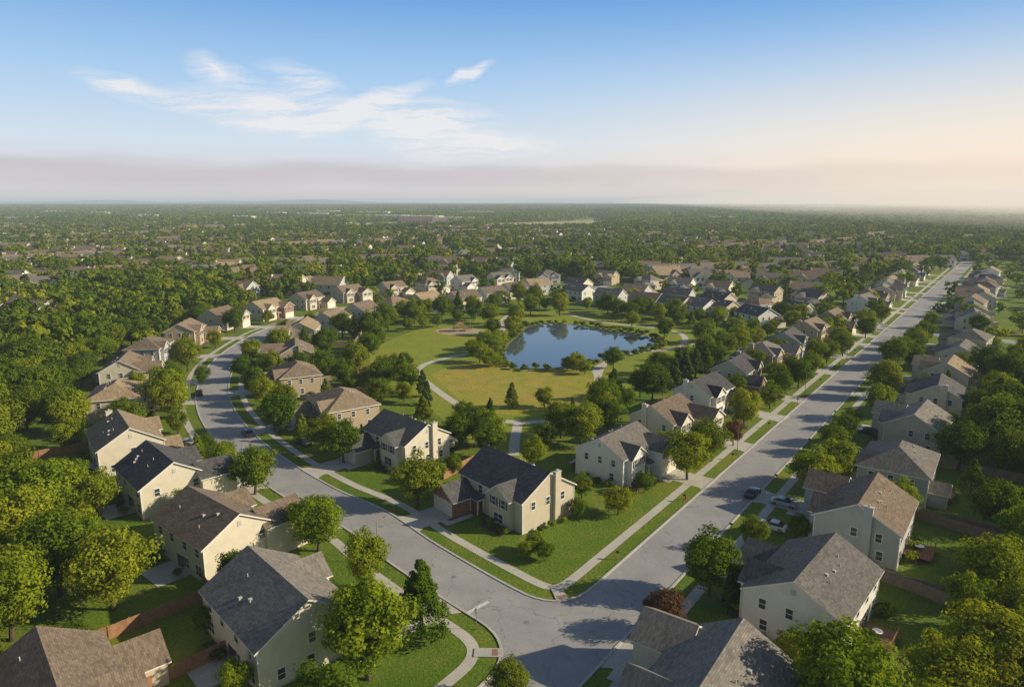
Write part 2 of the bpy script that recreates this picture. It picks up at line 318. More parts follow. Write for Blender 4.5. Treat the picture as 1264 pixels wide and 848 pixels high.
def house_parts(w,d,Hh,rise,style,gs,rnd,deck=True,chim=True):
    P={k:MB() for k in ('walls','roof','trim','front_wall','glass','window_frames','mullions','door','garage_door','chimney','deck','vents','shutters')}
    R,T,W=P['roof'],P['trim'],P['walls']
    if style=='hip': hip(R,T,W,-w/2,w/2,-d/2,d/2,Hh,rise)
    else: gable(R,T,W,'x',-w/2,w/2,-d/2,d/2,Hh,rise)
    def win(face,c,z,ww,hh,pl,sh=False):
        def bx(mb,a,b,z0,z1,pr):
            if face=='F': mb.box(a,b,pl-pr,pl+.02,z0,z1)
            elif face=='B': mb.box(a,b,pl-.02,pl+pr,z0,z1)
            elif face=='L': mb.box(pl-pr,pl+.02,a,b,z0,z1)
            else: mb.box(pl-.02,pl+pr,a,b,z0,z1)
        bx(P['window_frames'],c-ww/2-.12,c+ww/2+.12,z-hh/2-.12,z+hh/2+.14,.05)
        bx(P['glass'],c-ww/2,c+ww/2,z-hh/2,z+hh/2,.06)
        bx(P['mullions'],c-ww/2,c+ww/2,z-.035,z+.035,.075)
        if ww>1.3: bx(P['mullions'],c-.04,c+.04,z-hh/2,z+hh/2,.078)
        if sh:
            for s in (-1,1): bx(P['shutters'],c+s*(ww/2+.32)-.18,c+s*(ww/2+.32)+.18,z-hh/2,z+hh/2,.055)
    z1,z2=1.55,4.25
    gw=6.3; gp=rnd.choice([3.2,4.2,5.0]); gx=gs*(w/2-gw/2+rnd.choice([0.6,1.6,2.4])); gx0,gx1=gx-gw/2,gx+gw/2
    two=rnd.random()<.3
    gH=Hh-.25 if two else 2.95; gr=gw/2*.62
    gable(R,T,P['front_wall'],'y',-d/2-gp,-d/2+1.6,gx0,gx1,gH,gr)
    yf=-d/2-gp
    P['window_frames'].box(gx-2.65,gx+2.65,yf-.04,yf+.02,0.02,2.45)
    P['garage_door'].box(gx-2.45,gx+2.45,yf-.055,yf,0.02,2.3)
    for k in range(4): P['shutters'].box(gx-2.4,gx+2.4,yf-.06,yf-.03,.55*k+.56,.55*k+.585)
    if two:
        for c in (-1.4,1.4): win('F',gx+c,z2-.1,1.0,1.3,yf,True)
    bx_=-gs*w*.22; bw=5.0; bp=.9+.6*rnd.random()
    gable(R,T,W,'y',-d/2-bp,-d/2+ (d*.35),bx_-bw/2,bx_+bw/2,Hh-.12,bw/2*.75)
    yb=-d/2-bp
    win('F',bx_,z1,2.2,1.5,yb); win('F',bx_-1.2,z2,.95,1.4,yb,True); win('F',bx_+1.2,z2,.95,1.4,yb,True)
    dx=gs*w*.04+bx_*0+ (bx_+bw/2+gx0)/2
    P['window_frames'].box(dx-.75,dx+.75,-d/2-.05,-d/2+.02,.25,2.55); P['door'].box(dx-.5,dx+.5,-d/2-.07,-d/2,.25,2.35)
    P['trim'].box(dx-1.2,dx+1.2,-d/2-1.7,-d/2,2.7,2.9); P['trim'].box(dx-1.1,dx-.95,-d/2-1.6,-d/2-1.45,0,2.7); P['trim'].box(dx+.95,dx+1.1,-d/2-1.6,-d/2-1.45,0,2.7)
    R.poly([(dx-1.35,-d/2-1.85,2.905),(dx+1.35,-d/2-1.85,2.905),(dx+1.35,-d/2,3.6),(dx-1.35,-d/2,3.6)])
    P['deck'].box(dx-1.2,dx+1.2,-d/2-1.8,-d/2,0,.2)
    win('F',dx,z2,1.0,1.3,-d/2)
    if rnd.random()<.45:
        sx_=-gs*w*.24; gable(R,T,W,'y',d/2-1.2,d/2+3.0,sx_-2.1,sx_+2.1,2.8,1.2)
        win('B',sx_-.9,z1,1.1,1.5,d/2+3.0); win('B',sx_+.9,z1,1.1,1.5,d/2+3.0)
    for c in (-.38,-.14,.12,.36):
        win('B',c*w,z2,1.0 if rnd.random()<.7 else .6,1.3,d/2)
        if abs(c)>.13: win('B',c*w,z1,1.5,1.5,d/2)
    P['window_frames'].box(-.1*w,-.1*w+2.2,d/2-.02,d/2+.05,.15,2.35); P['glass'].box(-.1*w+.12,-.1*w+2.08,d/2,d/2+.065,.25,2.2)
    for fc,pl in (('L',-w/2),('R',w/2)):
        for c in (-.3,-.02,.27):
            if rnd.random()<.8: win(fc,c*d,z2,.8,1.25,pl)
            if rnd.random()<.55 : win(fc,c*d+.3,z1,.85,1.3,pl)
        if style!='hip' and rnd.random()<.7:
            P['vents'].box(*( (pl-.06,pl+.02) if fc=='L' else (pl-.02,pl+.06)),-.3,.3,Hh+rise*.42,Hh+rise*.42+.75)
    for sx in (-1,1):
        for sy in (-1,1): P['trim'].box(sx*w/2-.07,sx*w/2+.07,sy*d/2-.07,sy*d/2+.07,0,Hh-.3)
    P['vents'].box(-w/2-.03,w/2+.03,-d/2-.03,d/2+.03,0,.32)
    if chim:
        cx=-gs*(w/2+.32); P['chimney'].box(cx-.32,cx+.32,.9,2.1,0,Hh+rise*.72+.9); P['vents'].box(cx-.4,cx+.4,.82,2.18,Hh+rise*.72+.9,Hh+rise*.72+1.02)
        P['vents'].cyl((cx,1.5,Hh+rise*.72+1.0),(cx,1.5,Hh+rise*.72+1.35),.14,.14,8)
    sl=rise/(d/2)
    for k in range(rnd.randint(4,6)):
        vx=rnd.uniform(-w*.3,w*.3); vy=rnd.uniform(d*.12,d*.36); vz=Hh+rise-vy*sl
        if k%2: P['vents'].box(vx-.2,vx+.2,vy-.2,vy+.2,vz,vz+.34)
        else: P['vents'].cyl((vx,vy,vz),(vx,vy,vz+.6),.07,.07,6)
    if deck:
        x0=-.1*w-1.2; P['deck'].box(x0,x0+5,d/2+.03,d/2+3.8,.5,.62)
        for k in range(11): P['deck'].box(x0+k*.49,x0+k*.49+.07,d/2+3.72,d/2+3.79,.62,1.5)
        for k in range(8): P['deck'].box(x0,x0+.07,d/2+.1+k*.5,d/2+.17+k*.5,.62,1.5); P['deck'].box(x0+4.93,x0+5,d/2+.1+k*.5,d/2+.17+k*.5,.62,1.5)
        P['deck'].box(x0,x0+5,d/2+3.70,d/2+3.81,1.5,1.57)
        P['deck'].cyl((x0+2.4,d/2+1.9,.62),(x0+2.4,d/2+1.9,1.35),.06,.06,6); P['trim'].cyl((x0+2.4,d/2+1.9,1.35),(x0+2.4,d/2+1.9,1.4),.6,.6,12)
        for k in range(3): P['deck'].box(x0+5,x0+6+.0,d/2+1+.35*k,d/2+1.35+.35*k-.02,0,.5-.16*k)
    info=dict(gx=gx,yf=yf,dx=dx,bx=bx_,yb=yb)
    return P,info
MATMAP=lambda wall,roof,front:{'walls':wall,'roof':roof,'trim':'trim_white','front_wall':front,'glass':'window_glass','window_frames':'trim_white','mullions':'trim_white','door':'front_door','garage_door':'garage_door_paint','chimney':wall,'deck':'deck_wood','vents':'curb_concrete','shutters':'shutter_dark'}
HC=[];DRV=[];SHRUBS=[];BACK=[]
ROADS={'L':loop,'A':avenue}
def nearest(P,p):
    i=np.argmin(np.linalg.norm(P-p,axis=1)); return P[i]
PR_CARS=[]
def add_house(pos,road,w=14.5,d=10.5,style='gable',gs=1,wall='siding_cream',roof='shingle_grey',front=None,chim=True,deck=True,rise=None,seed=0,full=True,yaw=None,name='house',car=None):
    pos=np.array(pos); rnd=random.Random(seed)
    R_=ROADS[road]; q=nearest(R_,pos); n=q-pos; D=np.linalg.norm(n); n/=D; yaw=math.atan2(n[0],-n[1])+rnd.uniform(-.05,.05)
    front=front or wall
    if rise is None: rise=d/2*rnd.uniform(.52,.62)
    P,info=house_parts(w,d,5.5,rise,style,gs,rnd,deck,chim)
    e=empty(name,pos,yaw); mm=MATMAP(wall,roof,front)
    for k,mb in P.items():
        if mb.v: mb.obj(k,mm[k],e)
    HC.append((pos[0],pos[1],max(w,d)*.72))
    c,s=math.cos(yaw),math.sin(yaw)
    loc=lambda x,y:(pos[0]+c*x-s*y,pos[1]+s*x+c*y)
    BACK.append((loc,w,d,gs,D,pos,road))
    if D<45:
        yr=-(D-4.3); mb=MB(); gx,yf=info['gx'],info['yf']
        mb.poly([(*loc(gx-2.8,yf+.1),.042),(*loc(gx-2.8,yr+1.5),.042),(*loc(gx-3.6,yr),.042),(*loc(gx+3.6,yr),.042),(*loc(gx+2.8,yr+1.5),.042),(*loc(gx+2.8,yf+.1),.042)])
        mb.obj('driveway','driveway_concrete')
        mb=MB(); dx=info['dx']; sg=1 if gs>0 else -1
        mb.poly([(*loc(dx-.6*sg,-d/2-1.8),.046),(*loc(dx-.6*sg,yf-2.4),.046),(*loc(gx,yf-2.4),.046),(*loc(gx,yf-1.2),.046),(*loc(dx+.6*sg,yf-1.2),.046),(*loc(dx+.6*sg,-d/2-1.8),.046)])
        mb.obj('front_walk','sidewalk_concrete')
        for t in np.linspace(yf,yr,6): DRV.append(loc(gx,t))
        if car: PR_CARS.append((loc(gx+rnd.choice([-1.3,1.3]),yf-3.6),yaw+math.pi/2,car))
        mb=MB(); mb.poly([(*loc(info['bx']-3,info['yb']-.1),.05),(*loc(info['bx']-3,info['yb']-2),.05),(*loc(info['bx']+3,info['yb']-2),.05),(*loc(info['bx']+3,info['yb']-.1),.05)]); mb.obj('flower_bed','mulch')
    if not deck:
        mb=MB(); mb.poly([(*loc(-3,d/2+.05),.05),(*loc(3,d/2+.05),.05),(*loc(3,d/2+4.5),.05),(*loc(-3,d/2+4.5),.05)]); mb.obj('patio','driveway_concrete')
    if full:
        for k in range(6):
            SHRUBS.append((*loc(info['bx']-2.6+1.05*k,info['yb']-1.0+rnd.uniform(-.3,.3)),rnd.uniform(.7,1.25)))
        for k in range(3): SHRUBS.append((*loc(-gs*(w/2+1.2),-3+2.6*k),rnd.uniform(.8,1.4)))
        for k in range(4): SHRUBS.append((*loc(rnd.uniform(-w*.5,w*.5),d/2+rnd.uniform(1,1.6)),rnd.uniform(.9,1.7)))
    return e
WHs=['siding_cream','siding_white','siding_beige','siding_tan','siding_grey']; RFs=['shingle_tan','shingle_grey','shingle_brown','shingle_dark']
NEAR=[
 (347,788,'L',16,12,'gable',-1,'siding_cream','shingle_grey','siding_white',False,False,'car_paint_silver'),
 (268,682,'L',15,11,'gable',-1,'siding_cream','shingle_brown',None,False,False,None),
 (203,614,'L',14.5,11,'gable',-1,'siding_cream','shingle_dark',None,False,False,'car_paint_white'),
 (158,568,'L',15,11.5,'gable',-1,'siding_cream','shingle_tan','siding_tan',True,False,'car_paint_black'),
 (148,510,'L',14.5,11,'hip',1,'siding_beige','shingle_tan','siding_tan',False,False,None),
 (157,474,'L',14,10.5,'gable',-1,'siding_cream','shingle_brown',None,False,True,'car_paint_navy'),
 (187,446,'L',14,10.5,'hip',1,'siding_grey','shingle_brown',None,False,True,None),
 (230,423,'L',14,10.5,'gable',1,'siding_tan','shingle_brown','red_brick',False,True,None),
 (272,405,'L',14,10.5,'gable',1,'siding_beige','shingle_brown',None,False,True,None),
 (328,393,'L',15,11,'gable',1,'siding_cream','shingle_tan','red_brick',False,True,None),
 (75,915,'L',15,11,'gable',1,'siding_beige','shingle_brown',None,True,False,None),
 (368,482,'L',13.5,10.5,'hip',-1,'siding_tan','shingle_brown','red_brick',False,False,None),
 (366,453,'L',13.5,10.5,'gable',-1,'siding_tan','shingle_brown','red_brick',True,False,None),
 (424,522,'L',15,12,'hip',-1,'siding_tan','shingle_tan','red_brick',False,False,'car_paint_silver'),
 (502,562,'L',14.5,11,'gable',-1,'siding_cream','shingle_dark','siding_tan',True,False,None),
 (637,626,'L',16.5,11.5,'gable',-1,'siding_beige','shingle_dark','red_brick',True,False,None),
 (376,421,'L',14,10.5,'gable',1,'siding_beige','shingle_tan',None,False,False,None),
 (410,408,'L',14,10.5,'gable',1,'siding_cream','shingle_tan',None,False,False,None),
 (447,396,'L',14,10.5,'gable',1,'siding_cream','shingle_brown',None,False,False,None),
 (487,388,'L',14,10.5,'hip',1,'siding_tan','shingle_brown',None,False,False,None),
 (526,382,'L',14,10.5,'gable',1,'siding_cream','shingle_tan',None,False,False,None),
 (572,380,'L',15,11,'gable',1,'siding_cream','shingle_brown',None,False,False,None),
 (606,373,'L',14,10.5,'gable',1,'siding_grey','shingle_brown',None,False,False,None),
 (634,367,'L',14,10.5,'gable',1,'siding_beige','shingle_brown',None,False,False,None),
 (715,370,'L',14,10.5,'gable',1,'siding_white','shingle_grey',None,False,True,None),
 (753,377,'L',14,10.5,'gable',1,'siding_grey','shingle_grey',None,False,True,None),
 (798,383,'L',15,11,'gable',-1,'siding_white','shingle_tan',None,False,True,None),
 (832,387,'L',14,10.5,'gable',1,'siding_beige','shingle_dark',None,False,True,None),
 (862,390,'L',14,10.5,'gable',1,'siding_white','shingle_grey',None,False,True,None),
 (889,392,'L',14,10.5,'gable',1,'siding_beige','shingle_grey',None,False,True,None),
 (933,402,'L',15,11,'gable',-1,'siding_white','shingle_dark',None,False,True,None),
 (762,580,'A',13.5,10.5,'gable',1,'siding_white','shingle_grey','siding_white',False,False,None),
 (820,538,'A',13,10.5,'gable',1,'siding_cream','shingle_brown',None,True,False,None),
 (867,504,'A',13,10,'gable',1,'siding_white','shingle_dark',None,True,False,None),
 (907,475,'A',13,10,'gable',-1,'siding_beige','shingle_dark','red_brick',True,False,None),
 (941,453,'A',13,10,'hip',1,'siding_tan','shingle_grey',None,True,False,'car_paint_silver'),
 (971,436,'A',13,10,'gable',1,'siding_grey','shingle_dark',None,False,False,None),
 (998,420,'A',13,10,'gable',1,'siding_tan','shingle_brown','red_brick',True,False,None),
 (1026,407,'A',13,10,'gable',-1,'siding_tan','shingle_brown','red_brick',False,False,None),
 (878,912,'A',16,12,'gable',-1,'siding_cream','shingle_grey',None,True,True,None),
 (1000,762,'A',15.5,11.5,'gable',-1,'siding_white','shingle_grey','siding_white',False,True,None),
 (1065,666,'A',14.5,11.5,'gable',-1,'siding_grey','shingle_brown',None,True,True,'car_paint_silver'),
 (1105,602,'A',14.5,11,'hip',-1,'siding_grey','shingle_grey',None,False,True,None),
 (1131,548,'A',14,10.5,'gable',-1,'siding_beige','shingle_grey',None,False,True,None),
 (1155,507,'A',14,10.5,'gable',-1,'siding_cream','shingle_dark',None,True,True,'car_paint_navy'),
 (1169,478,'A',13.5,10.5,'gable',-1,'siding_cream','shingle_tan',None,False,True,None),
 (1184,454,'A',13.5,10.5,'gable',-1,'siding_cream','shingle_grey',None,False,True,None),
 (1197,435,'A',13.5,10.5,'hip',-1,'siding_beige','shingle_grey',None,False,True,None),
]
for i,(x,y,rd,w,d,st,gs,wa,rf,fr_,ch,dk,car) in enumerate(NEAR):
    add_house(G(x,y),rd,w,d,st,gs,wa,rf,fr_,ch,dk,seed=i*7+3,car=car,full=y>440,name='brick_house' if 'red_brick' in (wa,fr_) else 'siding_house')
rnd=random.Random(5)
s0=(np.array(G(1197,435))-P0)@AV
for k in range(1,12):
    for sd in (-1,1):
        s=s0+k*26+rnd.uniform(-3,3)
        p=P0+AV*s+AN*sd*(22+rnd.uniform(-1.5,3))
        if mindist(p[None],loop)[0]<14 or mindist(p[None],cross)[0]<13: continue
        if HC and min(math.hypot(p[0]-h[0],p[1]-h[1]) for h in HC)<18: continue
        add_house(p,'A',rnd.uniform(12.5,14.5),10.5,rnd.choice(['gable','gable','hip']),rnd.choice([-1,1]),rnd.choice(WHs),rnd.choice(RFs),None,rnd.random()<.3,False,seed=100+k*2+sd,full=False,name='siding_house')
lo=resample(loop,24.5)
for i,(p,n) in enumerate(zip(lo,normals(lo))):
    for sd in (1,-1):
        q=p+n*sd*(22+rnd.uniform(-1,3))
        if q[1]<250 or q[0]<-130 and sd<0: continue
        if min(math.hypot(q[0]-h[0],q[1]-h[1]) for h in HC)<19 or abs((q-P0)@AN)<16: continue
        if inpoly(park,q[None])[0]: continue
        add_house(q,'L',rnd.uniform(12.5,14.5),10.5,rnd.choice(['gable','gable','hip']),rnd.choice([-1,1]),rnd.choice(WHs),rnd.choice(RFs),None,False,False,seed=200+i*2+sd,full=False,name='siding_house')
# ------------------------------------------------------------------ trees
def leafcloud(rng,C,Rr,n,size,tb,conc=.7,cen=None,rn=.42):
    V=[];T=[]
    for c,r in zip(C,Rr):
        d=rng.normal(size=(n,3)); d/=np.linalg.norm(d,axis=1)[:,None]
        rad=r*rng.uniform(conc,1.08,(n,1)); p=c+d*rad*np.array((1,1,.8))
        nn=d+rng.normal(size=(n,3))*rn+np.array((0,0,.2))
        if cen is not None:
            o=c-cen; o=o/(np.linalg.norm(o)+1e-6); nn=nn+o*.45
        nn/=np.linalg.norm(nn,axis=1)[:,None]
        h=rng.normal(size=(n,3)); a=np.cross(nn,h); a/=np.linalg.norm(a,axis=1)[:,None]; b=np.cross(nn,a)
        s=size*rng.uniform(.6,1.25,(n,1)); s2=s*rng.uniform(.5,.9,(n,1))
        q=np.stack([p-a*s,p-b*s2,p+a*s,p+b*s2],1); V.append(q.reshape(-1,3))
        T.append(np.clip(tb+rng.normal()*.15+rng.normal(size=n)*.13,0,1))
    return np.vstack(V),np.concatenate(T)
def make_tree(name,seed,kind,h,wd,ncl,n,leaf,mat,simple_=False):
    rng=np.random.RandomState(seed); C=[];R=[]
    cen=np.array((0,0,h*.5))
    if kind=='round':
        cz=h*.56; rx=wd/2; rz=h*.43; cen=np.array((0,0,cz))
        ph=rng.uniform(0,6.28,4)
        for i in range(ncl):
            d=rng.normal(size=3); d/=np.linalg.norm(d)
            az=math.atan2(d[1],d[0]); lob=1+.15*math.sin(3*az+ph[0]+2*d[2])+.12*math.sin(5*az+ph[1]-3*d[2])
            r=rng.uniform(.2,.93)**.4*lob*.84
            top=1.0 if d[2]>-.3 else .85
            C.append((d[0]*rx*r*top,d[1]*rx*r*top,cz+d[2]*rz*r)); R.append(wd*rng.uniform(.085,.15))
    elif kind=='cone':
        for i in range(ncl):
            t=rng.uniform(0,1)**.8; z=h*(.11+.85*t); rr=wd/2*(1-t)**.7*rng.uniform(.5,1); a=rng.uniform(0,6.28)
            C.append((rr*math.cos(a),rr*math.sin(a),z)); R.append(wd*rng.uniform(.09,.15)*(1.15-.7*t))
    elif kind=='shrub':
        for i in range(ncl):
            d=rng.normal(size=3); d/=np.linalg.norm(d); r=rng.uniform(.3,1)
            C.append((d[0]*wd*.33*r,d[1]*wd*.33*r,h*.45+abs(d[2])*h*.3*r)); R.append(wd*rng.uniform(.14,.22))
    C=np.array(C);R=np.array(R)
    V,T=leafcloud(rng,C,R,n,leaf,.48,cen=cen)
    V[:,2]=np.maximum(V[:,2],.03)
    Fl=np.arange(len(V)).reshape(-1,4)
    tr=MB()
    if kind!='shrub':
        th=h*.5 if kind=='round' else h*.9; r0=h*.022; bend=rng.normal(size=2)*h*.02
        seg=4 if simple_ else 8
        pts=[(0,0,-.05),(bend[0]*.5,bend[1]*.5,th*.4),(bend[0],bend[1],th)]
        rr=[r0*1.25,r0*.85,r0*.35]
        for a in range(2): tr.cyl(pts[a],pts[a+1],rr[a],rr[a+1],seg,False)
        if kind=='round' and not simple_:
            for k in range(9):
                c=C[rng.randint(len(C))]; b0=Vector((bend[0]*.6,bend[1]*.6,th*rng.uniform(.4,.95))); tr.cyl(b0,b0.lerp(Vector(c),.85),r0*.4,r0*.12,5,False)
    verts=V.tolist()+tr.v; k=len(V); faces=Fl.tolist()+[tuple(k+q for q in f) for f in tr.f]
    me=bpy.data.meshes.new(name); me.from_pydata(verts,[],faces)
    me.materials.append(MATS[mat]); me.materials.append(MATS['bark'])
    me.polygons.foreach_set('material_index',[0]*len(Fl)+[1]*len(tr.f))
    at=me.attributes.new('tint','FLOAT','FACE'); at.data.foreach_set('value',np.concatenate([T,np.full(len(tr.f),.5)]).astype(np.float32))
    me.update(); return me
HI={'maple':[make_tree('maple_tree_mesh',i,'round',10,w,135,85,.185,'leaves') for i,w in enumerate((9.0,8.4,9.6,8.0,8.8))],
 'bright':[make_tree('linden_tree_mesh',20+i,'round',10,w,130,85,.185,'leaves_bright') for i,w in enumerate((8.8,8.0,9.4))],
 'conical':[make_tree('pear_tree_mesh',30+i,'cone',10,w,140,75,.18,'leaves') for i,w in enumerate((7.0,6.2))],
 'pine':[make_tree('pine_tree_mesh',40+i,'cone',10,w,110,75,.17,'leaves_conifer') for i,w in enumerate((4.8,4.2))],
 'red':[make_tree('plum_tree_mesh',50,'round',10,8.6,100,80,.19,'leaves_red')],
 'shrub':[make_tree('shrub_mesh',60+i,'shrub',1.3,1.7,12,60,.10,m_) for i,m_ in enumerate(('leaves','leaves_bright','leaves_conifer'))]}
NAME={'maple':'maple_tree','bright':'linden_tree','conical':'pear_tree','pine':'pine_tree','red':'plum_tree','shrub':'shrub'}
TREES=[]
def put(kind,p,h,wf=1.0):
    me=random.choice(HI[kind]); o=bpy.data.objects.new(NAME[kind],me); COL.objects.link(o)
    base=1.0 if kind=='shrub' else 10.0
    if kind!='shrub': h*=1.06
    s=h/base; o.location=(p[0],p[1],0); o.scale=(s*wf,s*wf,s); o.rotation_euler=(0,0,random.uniform(0,6.28))
    if kind!='shrub': TREES.append((p[0],p[1]))
T_=[('bright',455,838,12.0,1.0),('bright',453,727,8.6,.85),('conical',521,788,10,.95),('bright',393,680,8.8,1.15),('maple',315,610,9,1.05),('maple',516,626,9.4,1.05),
('maple',424,571,9,1),('maple',603,565,8,.95),('conical',605,516,5,1),('pine',525,514,7,1),('bright',208,508,11.5,1),('maple',232,458,10.5,1),('maple',316,492,9,.95),
('maple',875,735,9,1.0),('maple',929,678,5.3,1),('red',820,781,5.8,1.1),('bright',1002,611,8.8,1.05),('maple',1028,560,6.4,1.1),('bright',848,592,9.8,1),('maple',872,568,8.8,1),
('bright',763,635,5,1.2),('maple',750,533,8.4,1.1),('bright',918,528,9.5,1.05),('red',905,550,6,1),('maple',985,479,8.4,1.1),('pine',832,482,9,1.3),('pine',845,472,9,1.3),('pine',858,466,8.5,1.3),('pine',838,462,8,1.3),('maple',822,470,8,1),
('maple',1090,492,10.5,.9),('bright',1084,518,9,.9),('maple',1068,418,8.5,1.1),('maple',1182,580,9.8,1.05),('maple',1140,425,9,1.1),('bright',1160,880,9,1),('bright',1215,858,10.5,1),('bright',1195,782,7.5,1),('bright',1262,790,8,1),('bright',1275,860,10,1),
('maple',1228,655,8.5,1),('maple',1250,590,9.5,1),('maple',1240,542,9.5,1),('maple',1212,548,9,1),('bright',1262,690,8.5,1),('maple',1205,520,8,1),('bright',1235,505,9,1),('maple',1262,480,10,1),
('bright',140,752,11.3,1.0),('maple',75,735,12,1),('bright',25,700,12,1),('bright',15,790,12,1),('bright',62,655,12,1),('maple',20,640,12,1),('bright',100,700,9.5,1),('maple',92,812,4.5,1.2),('bright',292,862,4.5,1),('maple',628,866,4.8,1),('maple',255,782,4,1),
('maple',470,482,9,.9),('maple',440,462,10,1),('pine',522,490,7.5,1),('pine',528,500,6.5,1),('conical',497,470,8,1),('maple',425,476,8,1),('maple',458,418,11,1),('maple',486,466,7,1),('maple',478,470,7.5,.9),('maple',500,458,6,1),
('conical',632,503,6.5,1),('bright',672,503,5.5,1.1),('pine',706,526,7,1),('maple',805,494,10,1),('maple',790,490,8,1),('bright',712,458,6,1.1),('bright',700,457,4.5,1),('bright',722,462,4.5,1.2),('maple',757,455,7,1),('pine',690,530,4,1),
('bright',592,448,7,1.2),('bright',606,438,8,1.2),('bright',603,454,6,1.2),('bright',638,404,10,1),('bright',632,414,8,1.1),('maple',655,388,10,1),('bright',691,390,11,1),('bright',582,440,6,1),('bright',612,452,4,1.3),('bright',598,432,7,1.1),('bright',616,430,7,1.1),('maple',608,414,7,1),('maple',820,418,8,1),('maple',836,402,8,1),('bright',780,404,7,1),
('maple',605,400,9,1),('maple',585,396,10,1),('maple',545,392,10,1),('maple',512,400,11,1),('maple',660,378,11,1),('maple',640,375,11,1),('maple',480,405,10,1),('maple',870,446,9,1),('maple',882,455,9,1),('pine',760,397,8,1),('maple',868,424,9,1),('bright',775,505,5.5,1),('maple',800,470,6,1),
('maple',560,585,4,1),('maple',537,595,4.5,1),('pine',447,545,4,1),('maple',352,512,8,1),('maple',340,520,7,1),('maple',335,470,9,1),('maple',345,440,10,1),('maple',398,470,9,1),('maple',402,440,10,1),('maple',290,410,10,1),('maple',250,475,5.5,1),('maple',220,535,5.5,1),('maple',255,560,4.5,1),('maple',300,640,4.5,1),('maple',345,650,4.5,1),('maple',718,615,4.5,1),('maple',712,640,3.5,1),('maple',660,680,3,1.2),('bright',650,688,2.6,1.3),('maple',672,692,3,1.2),
('maple',795,608,4,1),('maple',985,665,4,1),('pine',905,745,5,1),('pine',898,750,4.6,1),('maple',1050,530,5,1),('maple',965,490,7,1),('maple',950,505,7,1),('maple',1020,448,8,1),('maple',1040,440,8,1),('maple',1100,455,10,1),('maple',1130,440,9,1),('maple',1122,452,8,1),('bright',1190,700,3.2,1),('maple',1150,560,5,1),('maple',1170,540,6,1),('bright',820,565,6,1),('maple',640,600,3,1)]
for k,x,y,h,wf in T_: put(k,G(x,y),h,wf)
for x,y,s in SHRUBS: put('shrub',(x,y),s)
pr=resample(pond,3.0)
for p,n in zip(pr,normals(pr)):
    if random.random()<.8:
        for q in range(3): put('shrub',p+n*outs*random.uniform(-.2,4),random.uniform(.8,2.0))
HCa=np.array([(h[0],h[1]) for h in HC]); DRa=np.array(DRV)
ROADPTS=np.vstack([resample(avenue,4),resample(loop,4),resample(cross,4)]); PATHPTS=np.vstack([resample(p,4) for p in PATHW])
noz=[np.array(G(*q)) for q in ((640,640),(700,690),(590,690),(560,640),(760,690),(800,650))]
def try_put(p,h,kinds,dr=5.0,dt=5.5,dh=9.5,droad=5.6):
    p=np.array(p)
    if np.linalg.norm(p)>340 or p[1]<60: return
    if mindist(p[None],DRa)[0]<dr or mindist(p[None],np.array(TREES))[0]<dt or mindist(p[None],HCa)[0]<dh or mindist(p[None],ROADPTS)[0]<droad or inpoly(pond,p[None])[0] or mindist(p[None],PATHPTS)[0]<3: return
    if min(np.linalg.norm(p-q) for q in noz)<13: return
    put(random.choice(kinds),p,h,random.uniform(.95,1.15))
K=['maple','maple','maple','bright','bright','conical']
for P_,o_ in ((avenue,HW+6),(avenue,-HW-6),(loop,LWH+6),(loop,-LWH-6)):
    q=resample(P_,9); nn_=normals(q)
    for a,n in zip(q,nn_):
        if random.random()<.62: try_put(a+n*(o_+math.copysign(random.uniform(-1,2),o_))+np.array((random.uniform(-2,2),random.uniform(-2,2))),random.uniform(6,9.5),K)
FN=[]
for loc,w_,d_,gs_,D_,pos_,rd_ in BACK:
    for k in range(7):
        x_=random.uniform(-w_*.85,w_*.85); y_=d_/2+random.uniform(5,18)
        if loc(x_,y_)[1]<105 and abs(loc(x_,y_)[0])<60: continue
        if random.random()<.7: try_put(loc(x_,y_),random.uniform(5.5,10),K,dh=9)
    if random.random()<.8: try_put(loc(random.choice([-1,1])*(w_/2+3.5),random.uniform(-4,3)),random.uniform(4.5,8),K,dh=8.5)
    outside=((pos_-P0)@AN<-10) if rd_=='A' else (pos_[0]<-60)
    if outside and np.linalg.norm(pos_)<270 and pos_[1]>88:
        FN.append([loc(w_/2+4.5,d_/2-1),loc(w_/2+4.5,d_/2+15),loc(-w_/2-4.5,d_/2+15)])
pe=resample(park,7)
for p,n in zip(pe,normals(pe)):
    if random.random()<.6: try_put(p+n*random.uniform(-3,3),random.uniform(5,9),K)
# ---- scatter
FOR=[GL(p) for p in ([(-150,430),(0,432),(95,424),(118,444),(112,470),(88,500),(84,570),(55,600),(70,650),(-150,690)],[(-200,640),(60,650),(75,720),(40,760),(-150,800)],[(60,405),(110,355),(270,348),(285,380),(215,405),(150,436),(90,425)],[(1215,470),(1264,450),(1400,500),(1500,640),(1300,650),(1225,560)])]
NB=GL([(230,900),(90,760),(75,640),(90,520),(110,450),(200,404),(330,372),(620,348),(900,358),(1060,385),(1180,328),(1264,322),(1500,600),(1400,900)])
FIELD=GL([(595,276),(745,271.5),(742,282),(640,285),(600,283)]); FIELD2=GL([(430,276),(585,271),(585,279),(430,284)])
sites=[]
for gy in np.arange(150,1700,52):
    for side in (0,1):
        for gx in np.arange(-1500,1600,20.5):
            yy=gy+side*26+45*math.sin(gx/170+gy/300)+30*math.sin(gx/60+gy*.7); xx=gx+RS.uniform(-3,3); yy+=RS.uniform(-3,3)
            if abs(xx)>.85*yy+60: continue
            sites.append((xx,yy,math.atan(45/170*math.cos(gx/170+gy/300)+.5*math.cos(gx/60+gy*.7))+(math.pi if side else 0)))
sites=np.array(sites); sp=sites[:,:2]
cl=np.sin(sp[:,0]/130+1.3)*np.sin(sp[:,1]/150+.4)+.5*np.sin(sp[:,0]/57+sp[:,1]/75)
